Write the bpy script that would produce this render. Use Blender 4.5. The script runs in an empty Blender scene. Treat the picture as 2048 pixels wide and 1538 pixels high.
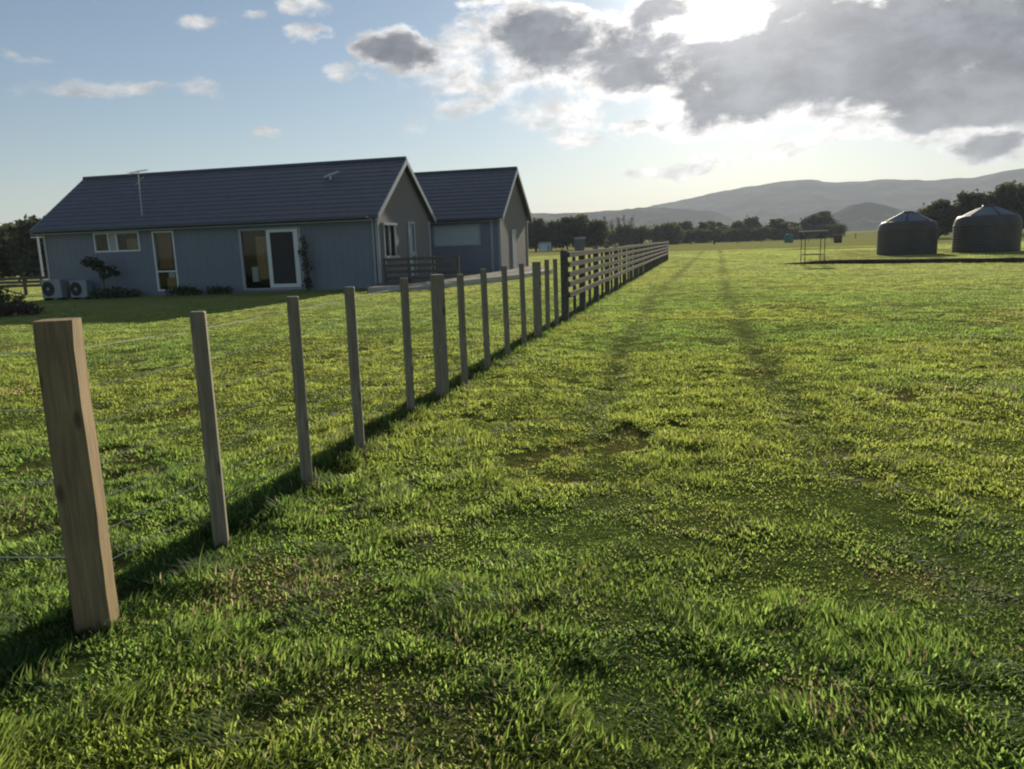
import bpy, math
import numpy as np
R = math.radians
sc = bpy.context.scene
COL = sc.collection
rng = np.random.default_rng(7)

# ------------------------------------------------------------------ camera
AZ = R(13.3)                      # fence, houses and sun share this bearing
cam_d = bpy.data.cameras.new('camera'); cam = bpy.data.objects.new('camera', cam_d); COL.objects.link(cam)
sc.camera = cam
cam_d.sensor_width = 36.0; cam_d.lens = 1530 / 2048 * 36.0
cam_d.clip_start = 0.05; cam_d.clip_end = 12000
from mathutils import Matrix, Vector
pitch, roll = math.atan(280 / 1530), R(2.0)
Fv = Vector((0, math.cos(pitch), -math.sin(pitch)))
R0 = Vector((1, 0, 0)); U0 = R0.cross(Fv)
Rv = R0 * math.cos(roll) - U0 * math.sin(roll); Uv = R0 * math.sin(roll) + U0 * math.cos(roll)
M = Matrix((Rv, Uv, -Fv)).transposed().to_4x4(); M.translation = (0, 0, 1.5)
cam.matrix_world = M

# ------------------------------------------------------------------ light, view
SUN_EL, SUN_AZ = R(19.0), R(17.2)
sd = bpy.data.lights.new('sun', 'SUN'); sd.energy = 5.0; sd.angle = R(0.6); sd.color = (1.0, 0.88, 0.70)
sun = bpy.data.objects.new('sun', sd); COL.objects.link(sun)
to_sun = Vector((math.sin(SUN_AZ) * math.cos(SUN_EL), math.cos(SUN_AZ) * math.cos(SUN_EL), math.sin(SUN_EL)))
sun.rotation_euler = to_sun.to_track_quat('Z', 'Y').to_euler()
sun.location = (0, 0, 60)
vs = sc.view_settings
sc.display_settings.display_device = 'sRGB'
vs.view_transform = 'Standard'; vs.look = 'None'; vs.gamma = 1.0; vs.use_curve_mapping = False
vs.exposure = 0.7
sc.cycles.use_denoising = True
sc.cycles.filter_width = 2.1
sc.cycles.max_bounces = 8; sc.cycles.transparent_max_bounces = 8; sc.cycles.volume_bounces = 1
sc.cycles.sample_clamp_indirect = 6.0

# ------------------------------------------------------------------ node helper
class NT:
    def __init__(s, tree): s.t = tree; s.n = tree.nodes; s.l = tree.links
    def new(s, kind, **kw):
        n = s.n.new(kind)
        for k, v in kw.items(): setattr(n, k, v)
        return n
    def put(s, sock, v):
        if isinstance(v, bpy.types.NodeSocket): s.l.new(v, sock)
        else: sock.default_value = v
    def math(s, op, a, b=None, c=None, clamp=False):
        n = s.new('ShaderNodeMath', operation=op, use_clamp=clamp)
        s.put(n.inputs[0], a)
        if b is not None: s.put(n.inputs[1], b)
        if c is not None: s.put(n.inputs[2], c)
        return n.outputs[0]
    def vec(s, op, a, b=None, out=0):
        n = s.new('ShaderNodeVectorMath', operation=op); s.put(n.inputs[0], a)
        if b is not None:
            if op == 'SCALE': s.put(n.inputs[3], b)
            else: s.put(n.inputs[1], b)
        return n.outputs[out]
    def ramp(s, v, a, b, smooth=True, lo=0.0, hi=1.0):
        n = s.new('ShaderNodeMapRange', interpolation_type='SMOOTHSTEP' if smooth else 'LINEAR')
        s.put(n.inputs[0], v); s.put(n.inputs[1], a); s.put(n.inputs[2], b); s.put(n.inputs[3], lo); s.put(n.inputs[4], hi)
        return n.outputs[0]
    def mixc(s, f, a, b, blend='MIX'):
        n = s.new('ShaderNodeMix', data_type='RGBA', blend_type=blend)
        s.put(n.inputs[0], f)
        for k, v in ((6, a), (7, b)):
            s.put(n.inputs[k], tuple(v) + (1,) if isinstance(v, (tuple, list)) and len(v) == 3 else v)
        return n.outputs[2]
    def noise(s, vec, scale, detail=4, rough=.55, dim='3D', out='Fac', dist=0.0):
        n = s.new('ShaderNodeTexNoise', noise_dimensions=dim)
        if vec is not None: s.put(n.inputs['Vector'], vec)
        n.inputs['Scale'].default_value = scale; n.inputs['Detail'].default_value = detail; n.inputs['Roughness'].default_value = rough
        n.inputs['Distortion'].default_value = dist
        return n.outputs[out]

# ------------------------------------------------------------------ sky
world = bpy.data.worlds.new("World"); sc.world = world; world.use_nodes = True
w = NT(world.node_tree); w.n.clear()
sky = w.new('ShaderNodeTexSky', sky_type='NISHITA', sun_disc=False, sun_elevation=SUN_EL, sun_rotation=SUN_AZ,
            air_density=1.0, dust_density=0.25, ozone_density=2.6, altitude=0)
SKY_STRENGTH = 0.052
g = w.new('ShaderNodeNewGeometry')
D = w.vec('SCALE', g.outputs['Incoming'], -1.0)
sep = w.new('ShaderNodeSeparateXYZ'); w.put(sep.inputs[0], D)
az = w.math('ARCTAN2', sep.outputs[0], sep.outputs[1])
el = w.math('ARCSINE', sep.outputs[2])
cmb = w.new('ShaderNodeCombineXYZ'); w.put(cmb.inputs[0], az); w.put(cmb.inputs[1], el)
P = cmb.outputs[0]
Pn = w.vec('MULTIPLY', P, (1.0, 1.7, 1.0))
wob = w.noise(Pn, 9.0, 3, .55, out='Color')
wob = w.vec('SCALE', w.vec('SUBTRACT', wob, (.5, .5, .5)), 0.10)
wob2 = w.noise(Pn, 34.0, 3, .6, out='Color')
wob2 = w.vec('SCALE', w.vec('SUBTRACT', wob2, (.5, .5, .5)), 0.030)
wobs = w.vec('MULTIPLY', w.vec('ADD', wob, wob2), (1.0, .6, 0.0))
Pw = w.vec('ADD', P, wobs)
CLOUDS = [  # bearing, height, half width, half height (radians), tilt (deg), thickness
 (0.4073,0.1955,0.2950,0.0930,0,1.42),(0.2001,0.2099,0.2157,0.0506,4,1.0),(0.5329,0.1398,0.1899,0.0490,-4,1.3),
 (0.0613,0.2373,0.1242,0.0654,0,1.1),(-0.1226,0.2346,0.0621,0.0405,0,1.12),(-0.0255,0.2211,0.1699,0.0784,8,0.66),
 (-0.0464,0.1679,0.0980,0.0327,10,0.66),(0.0778,0.1578,0.1211,0.0379,0,0.68),(0.1730,0.1413,0.0719,0.0183,0,0.92),
 (0.0896,0.1280,0.0784,0.0154,0,0.66),(0.2995,0.1636,0.1699,0.0588,5,1.15),(0.2300,0.0850,0.1300,0.0140,5,0.89),(0.3600,0.1000,0.1500,0.0150,10,0.89),
 (0.5476,0.0880,0.0819,0.0275,0,1.1),(0.5019,0.1084,0.0688,0.0190,0,0.85),(0.0016,0.2807,0.0980,0.0170,0,0.7),
 (-0.4848,0.1866,0.0900,0.0184,2,0.62),(-0.3603,0.1841,0.0422,0.0135,0,0.62),(-0.2832,0.1468,0.0344,0.0095,0,0.62),
 (-0.3549,0.2608,0.0442,0.0167,5,0.62),(-0.2279,0.2528,0.0508,0.0193,20,0.62),(-0.2370,0.2804,0.0588,0.0157,0,0.64),
 (-0.2940,0.2720,0.0291,0.0128,0,0.6),(-0.5094,0.2144,0.0688,0.0115,0,0.55),(-0.4205,0.1865,0.0492,0.0102,0,0.6),
 (-0.1897,0.2170,0.0327,0.0170,0,0.62),(0.5462,0.2150,0.0784,0.0392,0,0.75),
 (0.3600,0.2560,0.1100,0.0400,0,1.15),(0.1950,0.2640,0.0750,0.0300,0,1.05),(0.1350,0.2353,0.1200,0.0560,0,1.0),(0.4336,0.2902,0.2500,0.0588,0,1.1),(0.6581,0.1558,0.1961,0.0980,0,1.35),(-0.0272,0.3265,0.1634,0.0458,0,0.8),
 (0.0,0.95,1.2,0.28,0,1.0),(2.6,0.7,0.9,0.35,0,1.0),(-2.4,0.65,0.8,0.35,0,1.0),  # unseen cloud banks overhead and behind, added to dim the ambient light
 (0.9,0.22,0.25,0.05,0,0.8),(-0.85,0.25,0.2,0.02,0,0.6),(1.4,0.3,0.3,0.05,0,0.7),
]
F = None; FT = None
for (a, e, ra, re, tilt, amp) in CLOUDS:
    mp = w.new('ShaderNodeMapping', vector_type='TEXTURE'); w.put(mp.inputs[0], Pw)
    mp.inputs['Location'].default_value = (a, e, 0); mp.inputs['Rotation'].default_value = (0, 0, R(tilt)); mp.inputs['Scale'].default_value = (ra, re, 1)
    d2 = w.vec('LENGTH', mp.outputs[0], out=1)
    v = w.ramp(d2, 1.25, 0.15, True, 0.0, amp)
    F = v if F is None else w.math('SMOOTH_MAX', F, v, 0.12)
    if amp >= .9: FT = v if FT is None else w.math('SMOOTH_MAX', FT, v, 0.12)
fine = w.noise(Pn, 15.0, 9, .68, dist=.35)
big = w.noise(Pn, 6.0, 3, .5)
nz = w.math('ADD', w.math('MULTIPLY', w.math('SUBTRACT', fine, .5), 1.15), w.math('MULTIPLY', w.math('SUBTRACT', big, .5), .35))
F = w.math('ADD', F, nz); FT = w.math('ADD', FT, nz)
alpha = w.ramp(F, .34, .74)
thick = w.ramp(FT, .58, 1.02)
cs = w.vec('DOT_PRODUCT', D, tuple(to_sun), out=1)
ang = w.math('ARCCOSINE', w.math('MINIMUM', cs, 1.0))
near = w.math('POWER', 2.718, w.math('DIVIDE', w.math('MULTIPLY', ang, -1), R(9)))
mid = w.math('POWER', 2.718, w.math('DIVIDE', w.math('MULTIPLY', ang, -1), R(22)))
core = w.math('POWER', 2.718, w.math('DIVIDE', w.math('MULTIPLY', ang, -1), R(3.2)))
bright = w.vec('ADD', w.vec('SCALE', (1.0, .93, .84), w.math('MULTIPLY', near, 1.05)), w.vec('SCALE', (1.0, .94, .87), w.math('MULTIPLY', mid, .62)))
bright = w.vec('ADD', bright, (.33, .335, .35))
body = w.ramp(w.noise(Pn, 12.0, 8, .62, dist=.12), .32, .68)
grey = w.mixc(body, (.046, .054, .076), (.160, .172, .205))
grey = w.vec('ADD', grey, w.vec('SCALE', (1, .95, .9), w.math('MULTIPLY', near, .15)))
puff = w.noise(Pn, 26.0, 6, .62, dist=.3)
bright = w.vec('SCALE', bright, w.ramp(puff, .3, .68, True, .55, 1.08))
cloud = w.mixc(thick, bright, grey)
clear = w.vec('MULTIPLY', w.vec('SCALE', sky.outputs[0], SKY_STRENGTH), (.98, .985, .97))
full = w.mixc(w.math('MULTIPLY', alpha, .96), clear, cloud)
full = w.vec('ADD', full, w.vec('SCALE', (1.0, .96, .9), w.math('MULTIPLY', w.math('MULTIPLY', core, 2.8), w.math('SUBTRACT', 1.0, w.math('MULTIPLY', thick, .62)))))
bg = w.new('ShaderNodeBackground'); w.put(bg.inputs[0], full); bg.inputs[1].default_value = 1.0
wo = w.new('ShaderNodeOutputWorld'); w.l.new(bg.outputs[0], wo.inputs[0])
world.cycles.sampling_method = 'MANUAL'; world.cycles.sample_map_resolution = 512

# ------------------------------------------------------------------ numeric noise
def _hash(ix, iy, seed):
    h = (ix.astype(np.int64) * 374761393 + iy.astype(np.int64) * 668265263 + seed * 1442695041) & 0x7fffffff
    h = ((h ^ (h >> 13)) * 1274126177) & 0x7fffffff
    return ((h ^ (h >> 16)) & 0xffff) / 65535.0
def vnoise(x, y, seed=0):
    ix = np.floor(x); iy = np.floor(y); fx = x - ix; fy = y - iy
    fx = fx * fx * (3 - 2 * fx); fy = fy * fy * (3 - 2 * fy)
    a = _hash(ix, iy, seed); b = _hash(ix + 1, iy, seed); c = _hash(ix, iy + 1, seed); d = _hash(ix + 1, iy + 1, seed)
    return (a * (1 - fx) + b * fx) * (1 - fy) + (c * (1 - fx) + d * fx) * fy
def fbm(x, y, o=4, seed=0):
    s = 0; a = .5; t = 0
    for k in range(o):
        s = s + a * vnoise(x * 2 ** k + 17.3 * k, y * 2 ** k - 9.1 * k, seed + k); t += a; a *= .55
    return s / t
def sst(x, a, b):
    t = np.clip((x - a) / (b - a), 0, 1); return t * t * (3 - 2 * t)

# wheel tracks down the race
TLY = np.array([1, 4, 7, 9.7, 19.4, 69, 140]); TLX = np.array([.3, .5, .77, 1.36, 3.56, 17.1, 36])
TRY = np.array([1, 4.2, 5.2, 7.4, 11.2, 22, 69, 140]); TRX = np.array([1.8, 1.96, 2.15, 2.64, 3.52, 6.2, 19.0, 38])
def track(x, y):
    wd = .18 + .0006 * y
    wl = (vnoise(y * .8, y * 0, 41) - .5) * .12
    a = np.exp(-((x - np.interp(y, TLY, TLX) - wl) / wd) ** 2)
    b = np.exp(-((x - np.interp(y, TRY, TRX) - wl) / (wd * 1.15)) ** 2)
    return np.maximum(a * .9, b) * (.66 + .34 * sst(fbm(x * .9, y * .55, 3, 55), .32, .6)) * (.7 + .3 * sst(y, 3, 9))
SPOTS = [(-5.1,10.3,.22),(-1.4,8.45,.20),(-2.75,4.15,.22),(5.3,8.4,.16),(2.64,7.4,.14),(2.33,5.12,.15),(3.8,6.07,.20),(1.38,7.0,.10),(.32,4.72,.12),
         (-.8,2.3,.10),(3.3,10.2,.2),(2.9,8.6,.16),(2.45,6.1,.14),(2.2,4.6,.13),(4.4,12.2,.25),(6.8,13.0,.25),(4.0,9.1,.14),(-3.4,7.0,.16),(-6.3,12.4,.3),(-3.0,11.6,.2)]
STRAW = [(-.3,2.2,.24),(-.55,2.42,.2),(-1.0,2.5,.14),(1.7,3.1,.25),(.9,3.8,.2),(4.2,7.2,.5)]
def spots(x, y, lst):
    v = np.zeros(np.shape(x))
    for a, b, q_ in lst: v = np.maximum(v, np.exp(-(((x - a) / (q_ * 1.35)) ** 2 + ((y - b) / q_) ** 2) ** 1.5))
    return v * sst(fbm(np.asarray(x) * 9, np.asarray(y) * 9, 2, 77), .25, .55)
def divots(x, y):                     # pugged, trodden spots
    n = fbm(x * 3.1, y * 3.1, 3, 5); m = fbm(x * .35, y * .35, 3, 11)
    return np.maximum(sst(n + .5 * (m - .5) + .004 * np.clip(x, -5, 15), .71, .82), spots(x, y, SPOTS))
def bare(x, y):
    n = fbm(x * .9 + 40, y * .9, 4, 21)
    return np.maximum(sst(n, .68, .80), .8 * spots(x, y, STRAW))
PAD = np.array([(13.9, 40.3), (15.6, 38.9), (17.5, 36.9), (19.6, 35.0), (21.9, 32.9), (26, 29.6), (32, 25.2), (40, 20), (60, 30), (60, 75), (22, 75)])
def pad_h(x, y):
    # height of the made-up bank the tanks stand on
    fx = np.interp(x, PAD[:8, 0], PAD[:8, 1], left=999, right=20)
    fy = np.where(x < 60, fx, 999)
    edge = np.clip((x - (13.9 + (y - 40.3) * .12)) / 3.5, 0, 1)
    ins = (y >= fy - .02) & (y < 75)
    return np.where(ins, .20 * sst(edge, -.35, 1.0) * np.clip((75 - y) / 12, 0, 1), 0)
def terrain(x, y):
    z = -.0115 * np.clip(-x - 5, 0, 40) * sst(y, 4, 22)
    z = z + 2.6 * sst(x - .35 * y, 5, 70) * sst(y, 60, 190)
    near = np.exp(-np.hypot(x, y) / 40)
    z = z + (fbm(x * .22, y * .22, 3, 1) - .5) * .10 * near + (fbm(x * 1.3, y * 1.3, 3, 2) - .5) * .06 * near
    z = z - .035 * track(x, y) * near - .03 * divots(x, y) * near
    return z

# ------------------------------------------------------------------ mesh helpers
def link(name, me, mat, parent=None):
    o = bpy.data.objects.new(name, me); COL.objects.link(o)
    if mat is not None and not me.materials:
        for m in (mat if isinstance(mat, (list, tuple)) else [mat]): me.materials.append(m)
    if parent is not None: o.parent = parent
    return o
def tag(o, label=None, cat=None, group=None, kind=None):
    if label: o['label'] = label
    if cat: o['category'] = cat
    if group: o['group'] = group
    if kind: o['kind'] = kind
    return o
def thing(name, label, cat, loc=(0, 0, 0), rz=0.0, group=None):
    o = bpy.data.objects.new(name, None); COL.objects.link(o)
    o.empty_display_size = .2; o.location = loc; o.rotation_euler = (0, 0, rz)
    return tag(o, label, cat, group)
class MB:
    def __init__(s): s.v = []; s.f = []; s.m = []; s.mi = 0
    def add(s, vs, fs):
        b = len(s.v); s.v += [tuple(map(float, p)) for p in vs]
        for f in fs: s.f.append([i + b for i in f]); s.m.append(s.mi)
        return s
    def box(s, a, b, bev=0.0):
        (x0, y0, z0), (x1, y1, z1) = a, b
        x0, x1 = min(x0, x1), max(x0, x1); y0, y1 = min(y0, y1), max(y0, y1); z0, z1 = min(z0, z1), max(z0, z1)
        if bev <= 0:
            vs = [(x0,y0,z0),(x1,y0,z0),(x1,y1,z0),(x0,y1,z0),(x0,y0,z1),(x1,y0,z1),(x1,y1,z1),(x0,y1,z1)]
            return s.add(vs, [(0,3,2,1),(4,5,6,7),(0,1,5,4),(1,2,6,5),(2,3,7,6),(3,0,4,7)])
        c = bev; ring = [(x0+c,y0),(x1-c,y0),(x1,y0+c),(x1,y1-c),(x1-c,y1),(x0+c,y1),(x0,y1-c),(x0,y0+c)]
        cx, cy = (x0+x1)/2, (y0+y1)/2
        ins = [(cx+(x-cx)*(1-c/max(1e-6,(x1-x0))*1.6), cy+(y-cy)*(1-c/max(1e-6,(y1-y0))*1.6)) for x, y in ring]
        vs = [(x,y,z0) for x,y in ring]+[(x,y,z1-c) for x,y in ring]+[(x,y,z1) for x,y in ins]
        fs = [tuple(range(7,-1,-1)), tuple(range(16,24))]
        for r in (0, 8):
            for i in range(8): fs.append((r+i, r+(i+1)%8, r+8+(i+1)%8, r+8+i))
        return s.add(vs, fs)
    def bar(s, p, q, r, n=6, r2=None, up=None):
        p = Vector(p); q = Vector(q); d = (q-p).normalized()
        a = d.cross(Vector((0,0,1)) if abs(d.z) < .95 else Vector((1,0,0))).normalized(); b = d.cross(a)
        r2 = r if r2 is None else r2; vs = []
        for c, rr in ((p, r), (q, r2)):
            for i in range(n):
                t = 2*math.pi*i/n; vs.append(c+a*math.cos(t)*rr+b*math.sin(t)*rr)
        fs = [(i,(i+1)%n,n+(i+1)%n,n+i) for i in range(n)]+[tuple(range(n-1,-1,-1)),tuple(range(n,2*n))]
        return s.add(vs, fs)
    def plank(s, p, q, thick, high, side):      # board between p and q, centre line, 'side' = horizontal normal
        p = Vector(p); q = Vector(q); n = Vector(side).normalized()*thick/2; u = Vector((0,0,high/2))
        vs = [p-n-u,p+n-u,p+n+u,p-n+u,q-n-u,q+n-u,q+n+u,q-n+u]
        return s.add(vs, [(0,1,2,3),(7,6,5,4),(0,4,5,1),(1,5,6,2),(2,6,7,3),(3,7,4,0)])
    def lathe(s, prof, n=24, c=(0,0), cap=True):
        vs = []
        for r, z in prof:
            for i in range(n): t = 2*math.pi*i/n; vs.append((c[0]+r*math.cos(t), c[1]+r*math.sin(t), z))
        fs = []
        for k in range(len(prof)-1):
            for i in range(n): fs.append((k*n+i,k*n+(i+1)%n,(k+1)*n+(i+1)%n,(k+1)*n+i))
        if cap: fs += [tuple(range(n-1,-1,-1)), tuple(range((len(prof)-1)*n,len(prof)*n))]
        return s.add(vs, fs)
    def prism(s, poly, z0, z1):
        n = len(poly)
        return s.add([(x,y,z0) for x,y in poly]+[(x,y,z1) for x,y in poly],
                     [tuple(range(n-1,-1,-1)),tuple(range(n,2*n))]+[(i,(i+1)%n,n+(i+1)%n,n+i) for i in range(n)])
    def mesh(s, name, smooth=False):
        me = bpy.data.meshes.new(name); me.from_pydata(s.v, [], s.f)
        if any(s.m): me.polygons.foreach_set('material_index', s.m)
        if smooth: me.polygons.foreach_set('use_smooth', [True]*len(s.f))
        me.update(); return me
    def build(s, name, mat, parent=None, smooth=False): return link(name, s.mesh(name, smooth), mat, parent)
def fast_mesh(name, co, tris=None, quads=None, colors=None, smooth=False):
    me = bpy.data.meshes.new(name); fc = tris if tris is not None else quads; k = fc.shape[1]
    me.vertices.add(len(co)); me.vertices.foreach_set('co', np.ascontiguousarray(co, dtype=np.float32).ravel())
    me.loops.add(fc.size); me.loops.foreach_set('vertex_index', np.ascontiguousarray(fc, dtype=np.int32).ravel())
    me.polygons.add(len(fc)); me.polygons.foreach_set('loop_start', np.arange(0, fc.size, k, dtype=np.int32))
    if smooth: me.polygons.foreach_set('use_smooth', np.ones(len(fc), dtype=bool))
    if colors is not None:
        ca = me.color_attributes.new('tint', 'FLOAT_COLOR', 'POINT')
        ca.data.foreach_set('color', np.ascontiguousarray(np.c_[colors, np.ones(len(colors))], dtype=np.float32).ravel())
    me.update(calc_edges=True); me.validate(); return me

# ------------------------------------------------------------------ materials
def material(name):
    m = bpy.data.materials.new(name); m.use_nodes = True; t = NT(m.node_tree); t.n.clear()
    out = t.new('ShaderNodeOutputMaterial'); return m, t, out
def plain(name, c, rough=.6, spec=.3, var=.12, scale=6.0, bump=0.0, metal=0.0, stretch=(1, 1, 1), bscale=None):
    m, t, out = material(name)
    tc = t.new('ShaderNodeTexCoord'); v = t.vec('MULTIPLY', tc.outputs['Object'], stretch)
    n = t.noise(v, scale, 5, .6)
    dark = tuple(x * (1 - var) for x in c); light = tuple(min(1, x * (1 + var)) for x in c)
    col = t.mixc(t.ramp(n, .3, .7), dark, light)
    b = t.new('ShaderNodeBsdfPrincipled'); t.put(b.inputs['Base Color'], col)
    b.inputs['Roughness'].default_value = rough; b.inputs['Specular IOR Level'].default_value = spec; b.inputs['Metallic'].default_value = metal
    if bump:
        bn = t.new('ShaderNodeBump'); bn.inputs['Strength'].default_value = bump; bn.inputs['Distance'].default_value = .02
        t.put(bn.inputs['Height'], t.noise(v, bscale or scale * 3, 5, .65)); t.put(b.inputs['Normal'], bn.outputs[0])
    t.l.new(b.outputs[0], out.inputs[0]); return m
def timber(name, c, var=.3, knots=True):
    m, t, out = material(name)
    tc = t.new('ShaderNodeTexCoord'); v = t.vec('MULTIPLY', tc.outputs['Object'], (26, 26, 1.6))
    n = t.noise(v, 2.2, 6, .62, dist=.6); big = t.noise(tc.outputs['Object'], 3.0, 3, .5)
    col = t.mixc(t.ramp(n, .3, .72), tuple(x * (1 - var) for x in c), tuple(x * (1 + var * .6) for x in c))
    col = t.mixc(t.ramp(big, .45, .7, hi=.45), col, tuple(x * .62 for x in c))
    if knots:
        vo = t.new('ShaderNodeTexVoronoi'); t.put(vo.inputs['Vector'], t.vec('MULTIPLY', tc.outputs['Object'], (7, 7, 2.6))); vo.inputs['Scale'].default_value = 1.0
        col = t.mixc(t.ramp(vo.outputs['Distance'], .16, .07, hi=.8), col, tuple(x * .3 for x in c))
    b = t.new('ShaderNodeBsdfPrincipled'); t.put(b.inputs['Base Color'], col); b.inputs['Roughness'].default_value = .8; b.inputs['Specular IOR Level'].default_value = .2
    bn = t.new('ShaderNodeBump'); bn.inputs['Strength'].default_value = .5; bn.inputs['Distance'].default_value = .004
    t.put(bn.inputs['Height'], n); t.put(b.inputs['Normal'], bn.outputs[0])
    t.l.new(b.outputs[0], out.inputs[0]); return m
def leafy(name, c, tr, trans=.4, use_tint=True, rough=.75, spec=.06):
    m, t, out = material(name)
    if use_tint:
        at = t.new('ShaderNodeVertexColor', layer_name='tint'); base = t.mixc(1.0, c, at.outputs[0], 'MULTIPLY'); tb = t.mixc(1.0, tr, at.outputs[0], 'MULTIPLY')
    else: base, tb = c + (1,), tr + (1,)
    b = t.new('ShaderNodeBsdfPrincipled'); t.put(b.inputs['Base Color'], base); b.inputs['Roughness'].default_value = rough; b.inputs['Specular IOR Level'].default_value = spec
    tl = t.new('ShaderNodeBsdfTranslucent'); t.put(tl.inputs[0], tb)
    mx = t.new('ShaderNodeMixShader'); mx.inputs[0].default_value = trans
    t.l.new(b.outputs[0], mx.inputs[1]); t.l.new(tl.outputs[0], mx.inputs[2]); t.l.new(mx.outputs[0], out.inputs[0]); return m

M_grass = leafy('grass_blades', (.090, .130, .042), (.41, .495, .12), .57, rough=.6, spec=.15)
M_sawn = timber('fresh_sawn_timber', (.275, .205, .115))
M_batten = timber('weathered_timber', (.28, .25, .18), .3)
M_rail = timber('rail_timber', (.115, .108, .09), .3)
M_wire = plain('galvanised_wire', (.72, .70, .60), .8, .1, metal=0)
M_wall = plain('blue_grey_cladding', (.175, .204, .248), .55, .3, .05, 1.5)
M_brick = plain('dull_brick', (.205, .192, .188), .8, .2, .18, 18, .3)
M_roof = plain('dark_pressed_metal_roof', (.072, .086, .112), .42, .4, .12, 3.0)
M_trim = plain('pale_trim', (.34, .37, .40), .45, .4, .04)
M_white = plain('white_frame', (.66, .70, .73), .35, .5, .03)
M_concrete = plain('smooth_concrete', (.42, .41, .38), .32, .5, .12, 2.0, .08)
M_hp = plain('heat_pump_casing', (.24, .28, .32), .45, .4, .04)
M_black = plain('dark_grille', (.025, .027, .03), .5, .3, .1)
M_tank = plain('dark_tank_plastic', (.085, .080, .075), .6, .35, .15, 1.5)
M_tanktop = plain('tank_lid_plastic', (.17, .20, .24), .7, .2, .1, 1.5)
M_bark = plain('bark', (.10, .085, .07), .9, .1, .3, 8, .4)
M_soil = plain('bare_soil', (.060, .048, .030), .95, .05, .35, 6, .6)
M_galv = plain('pale_galvanised_steel', (.50, .51, .50), .45, .5, .06, metal=.2)
M_teal = plain('teal_plastic', (.05, .17, .15), .8, .1, .06)
M_brown = plain('dark_brown_hay', (.075, .055, .035), .95, .05, .35, 8, .8)
M_shed = plain('dull_shed_sheet', (.11, .115, .13), 1.0, 0.0, .06)
M_curtain = plain('tan_curtain', (.42, .25, .13), .8, .1, .2, 5, stretch=(8, 8, 1))
M_room = plain('dark_room', (.05, .045, .045), .8, .1, .3, 2)
def glass(name):
    m, t, out = material(name)
    gl = t.new('ShaderNodeBsdfGlossy'); gl.inputs['Roughness'].default_value = .03; gl.inputs[0].default_value = (.8, .85, .9, 1)
    tr = t.new('ShaderNodeBsdfTransparent'); tr.inputs[0].default_value = (.82, .86, .86, 1)
    fr = t.new('ShaderNodeLayerWeight'); fr.inputs[0].default_value = .5
    mx = t.new('ShaderNodeMixShader'); t.put(mx.inputs[0], t.math('MULTIPLY_ADD', t.math('POWER', fr.outputs['Facing'], 4), .5, .025))
    t.l.new(tr.outputs[0], mx.inputs[1]); t.l.new(gl.outputs[0], mx.inputs[2]); t.l.new(mx.outputs[0], out.inputs[0]); return m
M_glass = glass('window_glass')
def glossy_pane(name, c):
    return plain(name, c, .12, .6, .03)
M_pale_refl = glossy_pane('pale_reflection_glass', (.42, .50, .50))  # wing window's reflection put into the pane's pale greenish colour

# ------------------------------------------------------------------ ground sheet
def ground_material():
    m, t, out = material('pasture')
    at = t.new('ShaderNodeVertexColor', layer_name='tint'); ge = t.new('ShaderNodeNewGeometry'); pos = ge.outputs['Position']
    n1 = t.noise(pos, .09, 5, .6); n2 = t.noise(pos, .8, 6, .65); n3 = t.noise(pos, 9.0, 5, .7)
    col = t.mixc(t.ramp(n1, .35, .65), (.22, .24, .078), (.28, .275, .105))
    col = t.mixc(t.ramp(n2, .50, .74, hi=.6), col, (.12, .14, .045))
    sp = t.new('ShaderNodeSeparateXYZ'); t.put(sp.inputs[0], pos)
    dist = t.vec('LENGTH', t.vec('MULTIPLY', pos, (1, 1, 0)), out=1)
    soil = t.mixc(t.ramp(n3, .3, .7), (.045, .058, .018), (.080, .088, .032))
    soil = t.mixc(1.0, soil, at.outputs[0], 'MULTIPLY')
    col = t.mixc(t.ramp(dist, 6, 34), soil, col)
    b = t.new('ShaderNodeBsdfPrincipled'); t.put(b.inputs['Base Color'], col); b.inputs['Roughness'].default_value = 1.0; b.inputs['Specular IOR Level'].default_value = 0.0
    bn = t.new('ShaderNodeBump'); bn.inputs['Strength'].default_value = .7; bn.inputs['Distance'].default_value = .06
    t.put(bn.inputs['Height'], t.math('ADD', n3, t.math('MULTIPLY', n2, 2.0))); t.put(b.inputs['Normal'], bn.outputs[0])
    t.l.new(b.outputs[0], out.inputs[0]); return m
def axis_lines(lo, hi, fine, lo_far, hi_far):
    xs = list(np.arange(lo, hi + 1e-6, fine)); s = fine; x = hi
    while x < hi_far: s *= 1.065; x += s; xs.append(x)
    s = fine; x = lo; pre = []
    while x > lo_far: s *= 1.075; x -= s; pre.append(x)
    return np.array(pre[::-1] + xs)
gx = axis_lines(-7, 7, .11, -4500, 4500); gy = axis_lines(0, 13, .11, -400, 5200)
X, Y = np.meshgrid(gx, gy); Z = terrain(X, Y)
nx, ny = len(gx), len(gy)
co = np.c_[X.ravel(), Y.ravel(), Z.ravel()]
idx = np.arange(nx * ny).reshape(ny, nx)
q = np.c_[idx[:-1, :-1].ravel(), idx[:-1, 1:].ravel(), idx[1:, 1:].ravel(), idx[1:, :-1].ravel()]
db = np.clip(np.maximum(divots(X, Y), bare(X, Y)), 0, 1).ravel()[:, None]
tint = (1 - db) * np.array([.9, 1.1, .8]) + db * np.array([1.15, 1.0, .9])
ground = link('ground', fast_mesh('ground', co, quads=q, colors=tint, smooth=True), ground_material())
tag(ground, kind='structure')

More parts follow.
